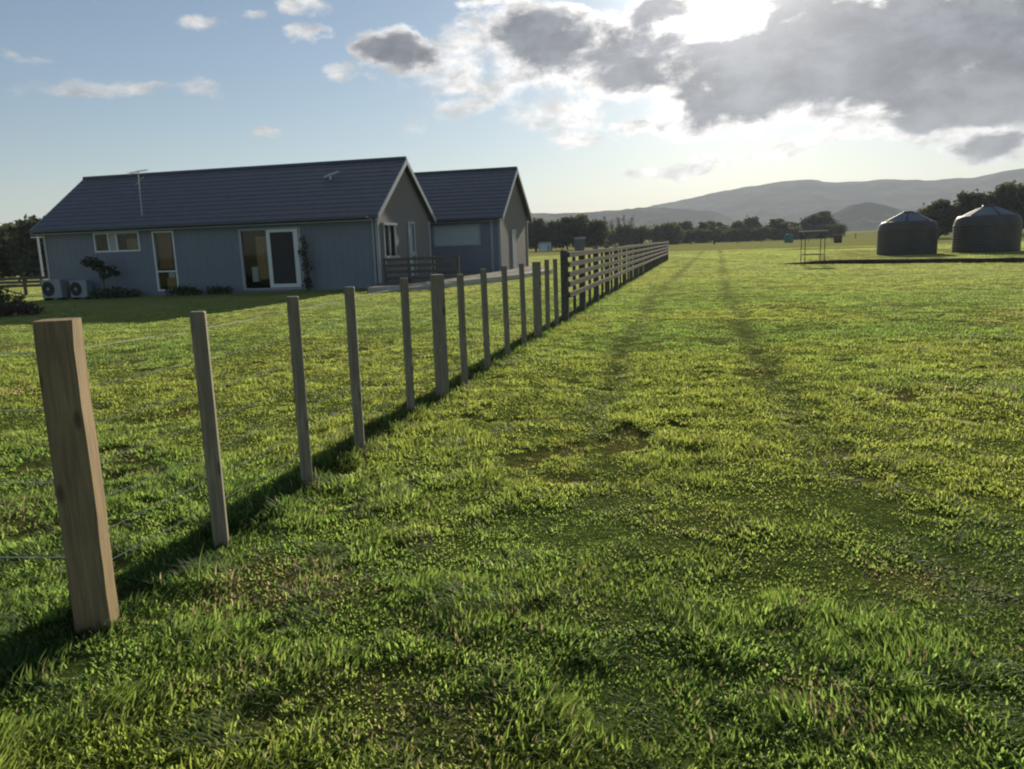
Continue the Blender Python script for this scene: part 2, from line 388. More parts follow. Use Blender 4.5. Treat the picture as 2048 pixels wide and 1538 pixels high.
# ------------------------------------------------------------------ grass (blades too many to count)
HOUSE_A = np.array([-4.99, 30.14])
hu = np.array([-math.cos(AZ), math.sin(AZ)]); hv = np.array([math.sin(AZ), math.cos(AZ)])
SLAB = [(-4.75, 26.6), (-2.6, 28.0), (.75, 34.1), (2.2, 38.5), (1.6, 47.0), (-4.0, 47.0), (-5.1, 30.0)]
def in_poly(x, y, poly):
    r = np.zeros(x.shape, bool); n = len(poly); j = n - 1
    for i in range(n):
        xi, yi = poly[i]; xj, yj = poly[j]
        c = ((yi > y) != (yj > y)) & (x < (xj - xi) * (y - yi) / (yj - yi + 1e-12) + xi); r ^= c; j = i
    return r
def make_grass():
    N = 2600000
    ds = np.linspace(.8, 95, 4000); half = np.minimum(R(44) + np.arctan(3.2 / ds), R(100))
    rho = np.where(ds < 3, 1.15, np.where(ds < 28, (3 / ds) ** 1.12, (3 / 28) ** 1.12 * (28 / ds) ** 2.0))
    cdf = np.cumsum(rho * ds * half); cdf /= cdf[-1]
    d = np.interp(rng.random(N), cdf, ds); th = (rng.random(N) - .5) * 2 * np.interp(d, ds, half)
    x = d * np.sin(th); y = d * np.cos(th)
    trk = track(x, y); dv = divots(x, y); br = bare(x, y); lush = fbm(x * .8 + 9, y * .8 + 3, 3, 61); tuftn = fbm(x * 4.2, y * 4.2, 2, 71)
    keep = rng.random(N) > np.clip(.5 * dv + .32 * br + .03 * trk + .10 * sst(tuftn, .5, .3), 0, .95) 
    rel = np.c_[x, y] - HOUSE_A; uu = rel @ hu; vv = rel @ hv
    keep &= ~((uu > -.1) & (uu < 15.5) & (vv > -.05) & (vv < 18)); keep &= ~in_poly(x, y, SLAB)
    x, y, d, trk, dv, br, lush, tuftn = [a[keep] for a in (x, y, d, trk, dv, br, lush, tuftn)]
    n = len(x)
    z = terrain(x, y) + pad_h(x, y) - .005
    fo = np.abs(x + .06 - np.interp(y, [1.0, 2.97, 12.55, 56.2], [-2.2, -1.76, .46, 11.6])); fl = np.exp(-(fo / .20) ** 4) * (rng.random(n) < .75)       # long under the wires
    h = (.022 + .025 * rng.random(n) ** 1.5) * (.75 + .65 * sst(lush, .3, .72)) * (.58 + .85 * sst(tuftn, .32, .72))
    h *= (1 - .35 * trk) * (1 - .35 * dv) * (1 + 1.25 * fl) * (1 - .25 * sst(d, 8, 30))
    wd = (.0020 + .0024 * rng.random(n)) * (1 + .050 * np.clip(d - 2, 0, 200))
    broad = rng.random(n) < .20; wd = np.where(broad, wd * 2.3, wd); h = np.where(broad, h * .55, h)
    stalk = rng.random(n) < .012; h = np.where(stalk, h * 1.9, h); wd = np.where(stalk, wd * .7, wd)
    ph = rng.random(n) * 2 * np.pi; ld = ph + (rng.random(n) - .5) * 1.2
    lean = .35 + .80 * rng.random(n) + .5 * broad + .35 * trk
    # blades in one spot lean alike
    cl = fbm(x * 2.3, y * 2.3, 2, 91) * 4 * np.pi; mixd = rng.random(n) < .5; ld = np.where(mixd, cl + (rng.random(n) - .5) * .9, ld); ph = np.where(mixd, ld + (rng.random(n) - .5), ph)
    wx, wy = -np.sin(ph) * wd, np.cos(ph) * wd; lx, ly = np.cos(ld), np.sin(ld)
    co = np.zeros((n, 5, 3))
    for k, (f, wf) in enumerate(((0, 1), (0, -1), (.55, .85), (.55, -.85), (1.0, 0))):
        off = lean * h * (f ** 1.7) * .95; up = h * f * (1 - .28 * lean * f)
        co[:, k, 0] = x + lx * off + wx * wf; co[:, k, 1] = y + ly * off + wy * wf; co[:, k, 2] = z + np.maximum(up, .004 * (f > 0))
    base = np.arange(n)[:, None] * 5
    tri = (base[:, None, :] + np.array([[0, 1, 3], [0, 3, 2], [2, 3, 4]])[None]).reshape(-1, 3)
    # hue by spot and by blade: lush green, yellowish, dry straw
    r1 = rng.random((n, 1)); yel = sst(fbm(x * .33 + 70, y * .33, 3, 33), .36, .66)[:, None]
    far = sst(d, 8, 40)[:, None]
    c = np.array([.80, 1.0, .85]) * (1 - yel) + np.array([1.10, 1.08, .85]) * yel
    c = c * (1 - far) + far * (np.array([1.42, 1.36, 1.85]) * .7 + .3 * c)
    c = c * (1 + (r1 - .5) * (.76 - .50 * far))
    c = c * (1 - trk[:, None] * np.array([.11, .10, .06])) * (1 - np.minimum(1, fl)[:, None] * np.array([.62, .54, .50]))  # long strip under the wires darkened to deepen the fence's shadow band
    dry = (rng.random(n) < .05 + .38 * br + .30 * dv + .05 * trk)[:, None]
    c = np.where(dry, np.array([1.6, 1.15, 2.4]) * (.45 + .5 * r1), c)
    c = np.repeat(c, 5, axis=0)
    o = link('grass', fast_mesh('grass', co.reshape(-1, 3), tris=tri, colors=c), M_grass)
    tag(o, 'short rough pasture grass covering the paddock', 'grass', kind='stuff')
make_grass()

# ------------------------------------------------------------------ earth bank under the tanks
def make_bank():
    L = 260; t = np.linspace(0, 1, L)
    seg = np.r_[0, np.cumsum(np.hypot(*np.diff(PAD[:8], axis=0).T))]; s = t * seg[-1]
    ex = np.interp(s, seg, PAD[:8, 0]); ey = np.interp(s, seg, PAD[:8, 1]) + (fbm(s * 1.1, s * 0, 3, 3) - .5) * .5
    rows = []
    hh = .21 * sst(s, -.6, 3.0) * (1 + .3 * (fbm(s * .9, s * 0, 3, 8) - .5))
    for back, f in ((-.12, -.25), (-.04, .45), (.05, .85), (.22, 1.0), (1.2, 1.02), (6, 1.0), (20, 1.0), (40, .6)):
        bx = ex + back * .35; by = ey + back
        zz = terrain(bx, by) + np.where(f < 0, -.08, hh * f + (fbm(bx * 2, by * 2, 2, 19) - .5) * .03 * (f > 0))
        rows.append(np.c_[bx, by, zz])
    co = np.array(rows).reshape(-1, 3); idx = np.arange(len(co)).reshape(len(rows), L)
    q = np.c_[idx[:-1, :-1].ravel(), idx[:-1, 1:].ravel(), idx[1:, 1:].ravel(), idx[1:, :-1].ravel()]
    me = fast_mesh('earth_bank', co, quads=q, colors=np.ones((len(co), 3)))
    me.materials.append(ground.data.materials[0]); me.materials.append(M_soil)
    me.polygons.foreach_set('material_index', np.repeat([1, 1, 1, 0, 0, 0, 0], L - 1).astype(np.int32))
    tag(link('earth_bank', me, None), kind='structure')
make_bank()

# ------------------------------------------------------------------ hills
def hill(name, prof, dist, depth, seed, cr, mat):
    az_ = np.radians(np.array([p[0] for p in prof])); zz = np.tan(np.radians(np.array([p[1] for p in prof]))) * dist
    a = np.linspace(az_[0], az_[-1], 260); zr = np.interp(a, az_, zz)
    k = np.ones(5) / 5; zr = np.convolve(np.pad(zr, 2, mode='edge'), k, 'valid') + dist * .0028 * (fbm(a * 38, a * 0, 4, seed + 40) - .5) * 2
    v = np.linspace(-1, 1.2, 60); A, V = np.meshgrid(a, v)
    rr = dist + V * depth
    x = rr * np.sin(A); y = rr * np.cos(A)
    spur = fbm(x / (depth * .28), y / (depth * .28), 5, seed)
    sh = np.exp(-np.abs(V) ** 1.5 * 2.0 * (.55 + 1.0 * spur))
    z = zr[None, :] * sh * (1 + .10 * (fbm(x / (depth * .06), y / (depth * .06), 4, seed + 9) - .5) * np.clip(np.abs(V) * 3, .25, 1)) - 12
    z += (fbm(x / 60, y / 60, 4, seed + 3) - .5) * 13 * np.clip(np.abs(V) * 2.5, .22, 1)
    co = np.c_[x.ravel(), y.ravel(), z.ravel()]; idx = np.arange(A.size).reshape(A.shape)
    q = np.c_[idx[:-1, :-1].ravel(), idx[:-1, 1:].ravel(), idx[1:, 1:].ravel(), idx[1:, :-1].ravel()]
    tag(link(name, fast_mesh(name, co, quads=q, smooth=True), mat), kind='structure')
def hill_material():
    m, t, out = material('bush_covered_hill'); ge = t.new('ShaderNodeNewGeometry'); pos = ge.outputs['Position']
    a = t.noise(pos, .010, 6, .65); b_ = t.noise(pos, .05, 4, .7)
    col = t.mixc(t.ramp(a, .42, .60), (.014, .022, .018), (.085, .090, .055)); col = t.mixc(t.ramp(b_, .4, .7, hi=.6), col, (.010, .015, .012))
    d = t.new('ShaderNodeBsdfDiffuse'); t.put(d.inputs[0], col); t.l.new(d.outputs[0], out.inputs[0]); return m
M_hill = hill_material()
hill('hills', [(-20,1.2),(0,1.6),(5,2.0),(8.64,2.35),(10.42,2.62),(11.83,2.95),(13.2,3.1),(14.93,3.36),(16,3.42),(17.28,3.66),(19.24,3.84),(21.16,3.88),(22.5,3.66),(23.66,3.66),(26.63,3.6),(29,3.5),(30.83,3.46),(32.14,3.6),(33.36,3.78),(36,4.3),(41,4.6),(48,4.0),(55,3.2)], 2600, 900, 3, 0, M_hill)
hill('hill', [(-14,1.6),(-8,2.2),(-3,2.7),(1.77,2.74),(4.31,2.55),(6.85,2.62),(9.71,2.70),(11.83,2.66),(13.0,2.45),(13.92,2.30),(14.6,2.3),(15.29,2.08),(16.65,1.45),(18.5,.6),(20,-.3)], 1750, 420, 13, 0, M_hill)
hill('knoll', [(18.5,-.2),(19.6,.45),(20.62,1.0),(22.18,1.8),(23.71,2.36),(24.92,2.46),(26.0,2.2),(26.72,1.9),(27.63,1.25),(29,.9),(31,.9),(34,.7),(38,-.2)], 1350, 260, 23, 0, M_hill)

# ------------------------------------------------------------------ paddock fence (posts, battens, wires)
def fx(y): return float(np.interp(y, [2.97, 12.55, 56.2], [-1.76, .46, 11.6]))
def gz(x, y): return float(terrain(np.array([x]), np.array([y]))[0])
fd = Vector((math.sin(AZ), math.cos(AZ), 0)); fn = Vector((math.cos(AZ), -math.sin(AZ), 0))
wf = thing('wire_fence', 'timber post and wire fence running away from the big near post beside the grass', 'fence', (-1.76, 2.97, 0))
O0 = Vector((-1.76, 2.97, 0))
def post(name, x, y, sx, sy, h, rz, mat, parent, origin, lean=(0, 0), bev=.006):
    m = MB().box((-sx/2, -sy/2, -.25), (sx/2, sy/2, h), bev)
    o = m.build(name, mat, parent); o.location = (x - origin.x, y - origin.y, gz(x, y) - origin.z); o.rotation_euler = (lean[0], lean[1], rz)
    return o
# shaped corner post: sawn faces with a waney, slightly worn edge
mb = MB(); secs = []
for k in range(15):
    zc = -.3 + 1.57 * k / 14; wn = .004 * math.sin(k * .9 + .6) + .002 * math.sin(k * 2.7 + 1)
    e = .068; c = .006 + (.008 if k == 14 else 0)
    secs.append([(-e+c,-e,zc),(e-c+wn*.3,-e,zc),(e+wn*.5,-e+c,zc),(e+wn*.5,e-c,zc),(e-c,e,zc),(-e+c,e,zc),(-e,e-c,zc),(-e,-e+c,zc)])
vs_ = [p for s_ in secs for p in s_]; fs_ = [tuple(range(7,-1,-1)), tuple(range(112,120))]
for k in range(14):
    for i in range(8): fs_.append((k*8+i,k*8+(i+1)%8,k*8+8+(i+1)%8,k*8+8+i))
mb.add(vs_, fs_); o = mb.build('end_post', M_sawn, wf); o.location = (0, 0, gz(-1.76, 2.97)); o.rotation_euler = (0, R(.3), R(12.3))
tag(o, 'thick square sawn timber post nearest the viewer')
PY = [3.83, 4.76, 5.57, 6.66, 7.54, 8.32, 9.30, 10.37, 11.47, 12.55, 13.35, 14.15]
for i, y in enumerate(PY):
    bigp = i in (4, 9)
    x = fx(y)
    jr = (rng.random() - .5)
    o = post('post' if bigp else 'batten', x, y, (.125 if bigp else .072), (.105 if bigp else .058), 1.23 + .02 * jr, R(10 + 10 * jr), M_batten, wf, O0, (R(.6 * jr), R(.9 * (rng.random() - .5))))
for zc in (.22, .36, .50, .66, .82, .98, 1.14):
    m = MB()
    ys = [2.97] + PY + [15.05]
    for a, b in zip(ys[:-1], ys[1:]):
        pa = Vector((fx(a) - .03, a, zc + gz(fx(a), a))); pb = Vector((fx(b) - .03, b, zc + gz(fx(b), b)))
        m.bar(pa - O0, pb - O0, .0018, 6)
    m.build('wire', M_wire, wf)
m = MB()
for zc in (.30, .62, .92, 1.15): m.bar((-.05, 0, zc), (-7.0, .75, zc - .05), .002, 5)
m.build('side_wire', M_wire, wf)

# post and rail fence further along
Y0 = 15.05; rf = thing('rail_fence', 'timber post and rail fence continuing past the wire fence into the distance', 'fence', (fx(Y0), Y0, 0)); O1 = Vector((fx(Y0), Y0, 0))
ry = [15.05, 17.2, 19.4, 21.6, 23.8, 26.2, 28.6, 31.0, 33.4, 36, 38.6, 41.2, 43.8, 46.4, 49, 51.6, 54, 56.2]
for i, y in enumerate(ry):
    tall = y == 33.4
    post('post', fx(y), y, .13, .13, 1.62 if tall else 1.37, R(8 * (rng.random() - .5) - 13), M_rail, rf, O1)
for a, b in zip(ry[:-1], ry[1:]):
    ym = (a + b) / 2 + .2 * (rng.random() - .5)
    post('batten', fx(ym), ym, .06, .05, 1.30, R(20 * (rng.random() - .5) - 13), M_rail, rf, O1)
for a, b in zip(ry[:-1:2], ry[2::2]):
    for zc in (1.28, 1.09, .90, .71, .50):
        pa = Vector((fx(a), a, zc + gz(fx(a), a))) + fn * .085; pb = Vector((fx(b), b, zc + gz(fx(b), b))) + fn * .085
        MB().plank(pa - O1 + fd * .01, pb - O1 - fd * .01, .04, .10, fn).build('rail', M_rail, rf)
a, b = ry[-2], ry[-1]
for zc in (1.28, 1.09, .90, .71, .50):
    pa = Vector((fx(a), a, zc)) + fn * .085; pb = Vector((fx(b), b, zc)) + fn * .085
    MB().plank(pa - O1 + fd * .01, pb - O1, .04, .10, fn).build('rail', M_rail, rf)

# ------------------------------------------------------------------ house
HZ = 0.0
hs = thing('house', 'blue grey single storey house with two dark gabled roofs behind the fence', 'house', (-4.99, 30.14, HZ), -AZ)
# local axes: -x runs left along the front, +y runs back along the gable
def wall_with_holes(x0, x1, z0, z1, holes, y, thick, mat, name, parent):
    m = MB(); xs = sorted({x0, x1} | {h[0] for h in holes} | {h[1] for h in holes}); zs = sorted({z0, z1} | {h[2] for h in holes} | {h[3] for h in holes})
    for i in range(len(xs)-1):
        for j in range(len(zs)-1):
            cx, cz = (xs[i]+xs[i+1])/2, (zs[j]+zs[j+1])/2
            if any(h[0]<cx<h[1] and h[2]<cz<h[3] for h in holes): continue
            m.add([(xs[i],y,zs[j]),(xs[i+1],y,zs[j]),(xs[i+1],y,zs[j+1]),(xs[i],y,zs[j+1])], [(0,1,2,3)])
    for h in holes:
        a,b,c,d = h
        for (p, q_) in (((a,c),(a,d)),((a,d),(b,d)),((b,d),(b,c)),((b,c),(a,c))):
            m.add([(p[0],y,p[1]),(q_[0],y,q_[1]),(q_[0],y+thick,q_[1]),(p[0],y+thick,p[1])], [(0,1,2,3)])
    return m
EAVE, RIDGE, DEP, LEN = 2.80, 5.10, 6.15, 15.35
H_high = (-12.80, -10.65, 1.80, 2.54); H_tall = (-9.95, -9.01, .12, 2.50); H_slide = (-5.92, -3.30, .10, 2.42)
m = wall_with_holes(-LEN, 0, -.45, EAVE, [H_high, H_tall, H_slide], 0, .12, None, '', None)
# vertical board lines
m.build('wall', M_wall, hs)
m = MB()
for k in range(1, 51):
    xx = -LEN + k * .3
    segs = [(-.4, EAVE - .02)]
    for h in (H_high, H_tall, H_slide):
        if h[0] - .04 < xx < h[1] + .04:
            segs = [(-.4, h[2] - .08), (h[3] + .08, EAVE - .02)]
    for a, b in segs:
        if b - a > .05: m.box((xx - .009, -.006, a), (xx + .009, -.001, b))
m.build('cladding_batten', M_wall, hs)
# gable wall near side with window
gw = [(.55, 1.70, 1.22, 2.42)]
m = MB()
def gable(m, x, d, e, r, z0, holes=(), ry=None):
    ry = ry or d / 2
    ys = sorted({0, d, ry} | {h[0] for h in holes} | {h[1] for h in holes})
    top = lambda yy: e + (r - e) * (yy / ry if yy <= ry else (d - yy) / (d - ry))
    for a, b in zip(ys[:-1], ys[1:]):
        zs = [z0]; hh = [h for h in holes if h[0] < (a + b) / 2 < h[1]]
        if hh:
            h = hh[0]; m.add([(x,a,z0),(x,b,z0),(x,b,h[2]),(x,a,h[2])],[(0,1,2,3)]); m.add([(x,a,h[3]),(x,b,h[3]),(x,b,top(b)),(x,a,top(a))],[(0,1,2,3)])
        else: m.add([(x,a,z0),(x,b,z0),(x,b,top(b)),(x,a,top(a))],[(0,1,2,3)])
gable(m, 0, DEP, EAVE + .08, RIDGE - .1, -.45, [(.55, 1.70, 1.22, 2.42), (3.35, 3.97, .25, 2.5)])
m.build('gable_wall', M_brick, hs)
m = MB(); gable(m, -LEN, DEP, EAVE, RIDGE - .1, -.45); m.add([(-LEN,DEP,-.45),(0,DEP,-.45),(0,DEP,EAVE),(-LEN,DEP,EAVE)],[(0,1,2,3)]); m.build('rear_wall', M_wall, hs)
MB().box((-LEN+.05,.05,-.4),(-.05,DEP-.05,.06)).build('floor', M_room, hs)
MB().box((-LEN+.3,3.0,.07),(-.3,3.1,2.75)).build('partition', M_room, hs)
MB().box((-LEN+.05,.05,2.76),(-.05,DEP-.05,2.79)).build('ceiling', M_room, hs)

def stepped_roof(x0, x1, y_eave, z_eave, y_ridge, z_ridge, name, parent, courses=13):
    m = MB(); dy = (y_ridge - y_eave) / courses; dz = (z_ridge - z_eave) / courses; st = .028
    for k in range(courses):
        ya, yb = y_eave + dy * k, y_eave + dy * (k + 1); za, zb = z_eave + dz * k, z_eave + dz * (k + 1)
        m.add([(x0,ya,za+st),(x1,ya,za+st),(x1,yb,zb),(x0,yb,zb)],[(0,1,2,3)] if dy > 0 else [(3,2,1,0)])
        m.add([(x0,ya,za),(x1,ya,za),(x1,ya,za+st),(x0,ya,za+st)],[(0,1,2,3)] if dy > 0 else [(3,2,1,0)])
    m.add([(x0,y_eave,z_eave-.06),(x1,y_eave,z_eave-.06),(x1,y_ridge,z_ridge-.06),(x0,y_ridge,z_ridge-.06)],[(3,2,1,0)] if dy > 0 else [(0,1,2,3)])
    return m
def gable_roof(x0, x1, d, e, r, ov, parent, oy=0.0, ox=0.0, ry=None):
    ry = ry or d / 2
    sl = (r - e) / ry; sl2 = (r - e) / (d - ry)
    m = stepped_roof(x0+ox, x1+ox, oy - ov, e - sl*ov + .06, oy + ry, r + .06, '', None)
    m2 = stepped_roof(x0+ox, x1+ox, oy + d + ov, e - sl2*ov + .06, oy + ry, r + .06, '', None)
    m.add(m2.v, m2.f)
    rf_ = m.build('roof', M_roof, parent)
    cap = MB(); cap.bar((x0+ox-.01, oy+ry, r+.075), (x1+ox+.01, oy+ry, r+.075), .09, 8); cap.build('ridge_cap', M_roof, rf_)
    # barge boards on the open gable ends
    for xx in (x0+ox-.02, x1+ox+.02):
        b = MB()
        for ya, za, yb, zb in ((oy-ov, e-sl*ov, oy+ry, r), (oy+d+ov, e-sl2*ov, oy+ry, r)):
            b.add([(xx-.02,ya,za-.14),(xx+.02,ya,za-.14),(xx+.02,yb,zb-.16),(xx-.02,yb,zb-.16),(xx-.02,ya,za+.09),(xx+.02,ya,za+.09),(xx+.02,yb,zb+.07),(xx-.02,yb,zb+.07)],
                  [(0,1,2,3),(7,6,5,4),(0,4,5,1),(1,5,6,2),(2,6,7,3),(3,7,4,0)])
        b.build('bargeboard', M_trim, rf_)
    # fascia, gutter and soffit on the front eave
    ye, ze = oy - ov, e - sl*ov
    MB().box((x0+ox, ye-.11, ze-.03), (x1+ox, ye-.002, ze+.08)).build('gutter', M_roof, rf_)
    MB().box((x0+ox+.03, ye+.01, ze-.13), (x1+ox-.03, oy-.004, ze-.10)).build('soffit', M_trim, rf_)
    return rf_
r1 = gable_roof(-LEN-.28, .20, DEP, EAVE+.16, RIDGE, .35, hs)
# corner boards and downpipes
for xx in (-LEN+.03, -.01):
    MB().box((xx-.06,-.035,-.42),(xx+.06,-.003,EAVE-.1)).build('corner_trim', M_trim, hs)
MB().box((.003,-.03,-.42),(.035,.10,EAVE-.05)).build('corner_trim', M_trim, hs)
MB().box((.003,DEP-.14,-.42),(.035,DEP+.02,EAVE-.1)).build('corner_trim', M_trim, hs)
d_ = MB(); d_.bar((-.16,-.06,-.3),(-.16,-.06,2.6),.04,8); d_.bar((-.16,-.06,2.6),(-.16,-.55,2.72),.04,8); d_.build('downpipe', M_trim, hs)

def window(h, y, parent, name='window', fr=.065, bars=(), mat=M_white, pane=M_glass, backing=None, flip=False, proud=.03):
    a,b,c,d = h
    root = MB(); y0, y1 = y - proud, y + .06
    root.box((a-fr*.6,y0,c-fr*.6),(b+fr*.6,y1,c+fr*.4)); root.box((a-fr*.6,y0,d-fr*.4),(b+fr*.6,y1,d+fr*.6))
    root.box((a-fr*.6,y0+.001,c+fr*.4),(a+fr*.4,y1-.001,d-fr*.4)); root.box((b-fr*.4,y0+.001,c+fr*.4),(b+fr*.6,y1-.001,d-fr*.4))
    for bx in bars: root.box((bx-fr*.5,y0+.004,c+fr*.4),(bx+fr*.5,y1-.004,d-fr*.4))
    o = root.build(name, mat, parent)
    MB().box((a+fr*.4,y+.015,c+fr*.4),(b-fr*.4,y+.025,d-fr*.4)).build('pane', pane, o)
    return o
wo1 = window(H_high, 0, hs, bars=(-12.12, -11.72))
MB().box((-12.1,.005,1.83),(-11.74,.012,2.5)).build('opening_sash', M_trim, wo1)
wo2 = window(H_tall, 0, hs, bars=())
MB().box((H_tall[0]+.03,-.02,.86),(H_tall[1]-.03,.05,.92)).build('transom', M_white, wo2)
# sliding door: open left leaf with tan curtain inside, screened right leaf
so = MB(); a,b,c,d = H_slide
so.box((a-.06,-.03,d-.02),(b+.06,.08,d+.06)); so.box((a-.06,-.029,c-.05),(a+.04,.079,d-.02)); so.box((b-.04,-.029,c-.05),(b+.06,.079,d-.02)); so.box((a+.04,-.028,c-.06),(b-.04,.078,c))
sdoor = so.build('sliding_door', M_trim, hs)
MB().box((a+.05,.04,c+.01),(-4.72,.05,d-.03)).build('pane', M_glass, sdoor)
sf = MB(); x0_,x1_ = -4.74,-3.36
for bx in ((x0_,x0_+.16),(x1_-.20,x1_)): sf.box((bx[0],-.05,c+.02),(bx[1],-.005,d-.02))
sf.box((x0_+.16,-.049,c+.02),(x1_-.20,-.006,c+.16)); sf.box((x0_+.16,-.049,d-.12),(x1_-.20,-.006,d-.02))
scr = sf.build('screen_frame', M_white, sdoor)
MB().box((x0_+.16,-.03,c+.16),(x1_-.20,-.025,d-.12)).build('screen_mesh', M_black, sdoor)
cu = MB()
for k in range(9):
    x_ = -5.35 + k * .075; cu.bar((x_, .26 + .02 * (k % 2), c + .35), (x_, .24 + .02 * (k % 2), d - .25), .045, 8)
cu.build('curtain', M_curtain, sdoor)
MB().box((-5.75,.35,.35),(-5.5,.6,.95)).build('cushion', M_white, sdoor)
MB().box((-9.75,.30,.15),(-9.2,.6,.62)).build('basket', M_curtain, wo2)
MB().box((-9.62,.28,.62),(-9.32,.5,.84)).build('towel', M_white, wo2)
M_drape = plain('brown_drape', (.26, .13, .085), .85, .1, .2, 5, stretch=(8, 8, 1))
MB().box((-9.9,.16,1.0),(-9.25,.20,2.46)).build('drape', M_drape, wo2)
MB().box((-11.5,.3,1.86),(-10.8,.33,2.3)).build('blind', M_curtain, wo1)
# gable side window, with a pale shelf-like head and sill, and a glazed door
gwin = MB()
gwin.box((.004,.42,2.42),(.12,1.85,2.52)); gwin.box((.004,.42,1.12),(.16,1.85,1.22)); gwin.box((.004,.50,1.22),(.07,.58,2.42)); gwin.box((.004,1.66,1.22),(.07,1.74,2.42)); gwin.box((.006,1.09,1.22),(.06,1.15,2.42))
gwo = gwin.build('gable_window', M_trim, hs)
MB().box((-.03,.55,1.22),(-.02,1.70,2.42)).build('pane', M_glass, gwo)
gd = MB(); gd.box((.004,3.25,2.5),(.07,4.07,2.62)); gd.box((.004,3.25,.2),(.07,3.36,2.5)); gd.box((.004,3.96,.2),(.07,4.07,2.5)); gd.box((.008,3.36,1.15),(.06,3.96,1.35))
gdo = gd.build('side_door', M_trim, hs)
MB().box((-.03,3.35,.25),(-.02,3.97,2.5)).build('pane', M_pale_refl, gdo)
# rear wing: own gable, set back, joined by a low link
WX, WY = None, None
p = np.array([-.35, 39.5]) - HOUSE_A; WU, WV = float(p @ -hu), float(p @ hv)      # local x, y of its near corner
E2, R2, D2 = 2.95, 5.47, 6.8
m = wall_with_holes(WU - 9.5, WU, -.3, E2, [(WU-3.48, WU-1.06, 1.55, 2.55)], WV, .12, None, '', None)
m.build('wing_wall', M_wall, hs)
m = MB()
ys_ = [WV, WV + D2/2, WV + D2]; zs_ = [E2, R2 - .1, E2]
m.add([(WU,WV,-.3),(WU,WV+D2,-.3),(WU,WV+D2,E2),(WU,WV+D2/2,R2-.1),(WU,WV,E2)], [(0,1,2,3,4)]); m.build('wing_gable_wall', M_brick, hs)
m = MB(); m.add([(WU-9.5,WV,-.3),(WU-9.5,WV+D2,-.3),(WU-9.5,WV+D2,E2),(WU-9.5,WV+D2/2,R2-.1),(WU-9.5,WV,E2)], [(4,3,2,1,0)]); m.add([(WU-9.5,WV+D2,-.3),(WU,WV+D2,-.3),(WU,WV+D2,E2),(WU-9.5,WV+D2,E2)],[(3,2,1,0)]); m.build('wing_rear_wall', M_wall, hs)
r2 = gable_roof(-9.7, .25, D2, E2+.12, R2, .35, hs, oy=WV, ox=WU)
wo3 = window((WU-3.48, WU-1.06, 1.55, 2.55), WV, hs, pane=M_pale_refl, mat=M_trim)
for xx in (-.01, -.42): MB().box((WU+xx-.06,WV-.035,-.28),(WU+xx+.06,WV-.003,E2-.1)).build('corner_trim', M_trim, hs)
MB().box((WU+.003,WV-.03,-.28),(WU+.035,WV+.12,E2-.05)).build('corner_trim', M_trim, hs)
MB().box((WU+.003,WV+D2-.12,-.28),(WU+.035,WV+D2+.03,E2-.1)).build('corner_trim', M_trim, hs)
MB().box((WU+.004,WV+2.6,.1),(WU+.05,WV+3.6,2.3)).build('wing_door', M_trim, hs)
MB().box((-9.5,DEP-.05,-.3),(-5.5,WV+.05,2.75)).build('link_wall', M_wall, hs)

# roof fittings: aerial and vent
ae = MB(); zb = 2.95
ae.bar((-10.55,.25,zb),(-10.55,.25,zb+.05),.06,8); ae.bar((-10.55,.25,zb),(-10.50,.25,5.0),.022,6); ae.bar((-10.9,.25,4.95),(-10.05,.25,5.05),.016,6)
for k in range(7): xx = -10.85 + k*.12; ae.bar((xx,.0,4.955+k*.013),(xx,.5,4.955+k*.013),.009,5)
ae.bar((-10.72,.25,4.45),(-10.28,.25,4.75),.014,6)
tag(ae.build('roof_aerial', M_galv, hs), 'pale thin television aerial on a pole')
vt = MB(); vt.bar((-2.75,2.0,4.2),(-2.75,2.0,4.55),.05,8); vt.bar((-3.02,2.0,4.5),(-2.35,1.98,4.68),.055,8); vt.build('roof_vent', M_galv, hs)

# ------------------------------------------------------------------ heat pumps on the wall foot
def local(u, v, z=0.0): q_ = HOUSE_A + np.array([math.cos(AZ), -math.sin(AZ)]) * u + hv * v; return (float(q_[0]), float(q_[1]), z)
def heat_pump(u, w_, h_, label):
    x, y, _ = local(u, -.5); t = thing('heat_pump', label, 'heat pump', (x, y, -.17), -AZ, 'heat pump units on the house wall')
    MB().box((-w_/2,-.16,.10),(w_/2,.16,h_),.02).build('casing', M_hp, t)
    f_ = MB(); n = 20; cx_, cz_ = -w_*.14, .10+(h_-.10)*.5; r_ = h_*.36
    f_.add([(cx_,-.163,cz_)]+[(cx_+r_*math.cos(2*math.pi*i/n),-.163,cz_+r_*math.sin(2*math.pi*i/n)) for i in range(n)], [(0,1+(i+1)%n,1+i) for i in range(n)])
    for k in range(3):
        rr = r_*(k+1)/3
        for i in range(n):
            a0,a1 = 2*math.pi*i/n, 2*math.pi*(i+1)/n
            f_.bar((cx_+rr*math.cos(a0),-.172,cz_+rr*math.sin(a0)),(cx_+rr*math.cos(a1),-.172,cz_+rr*math.sin(a1)),.005,4)
    fan = f_.build('fan_grille', M_black, t)
    MB().lathe([(.07,0),(.07,.01)],12).build('hub', M_hp, fan); hub = fan.children[0]; hub.rotation_euler = (R(90),0,0); hub.location = (cx_,-.168,cz_)
    for s_ in (-1, 1): MB().box((s_*w_*.35-.04,-.2,0),(s_*w_*.35+.04,.2,.10)).build('foot', M_black, t)
heat_pump(-14.72, 1.0, .86, 'wider pale heat pump unit at the left end of the blue grey wall')
heat_pump(-13.35, .84, .80, 'smaller pale heat pump unit with round fan, nearer the window')

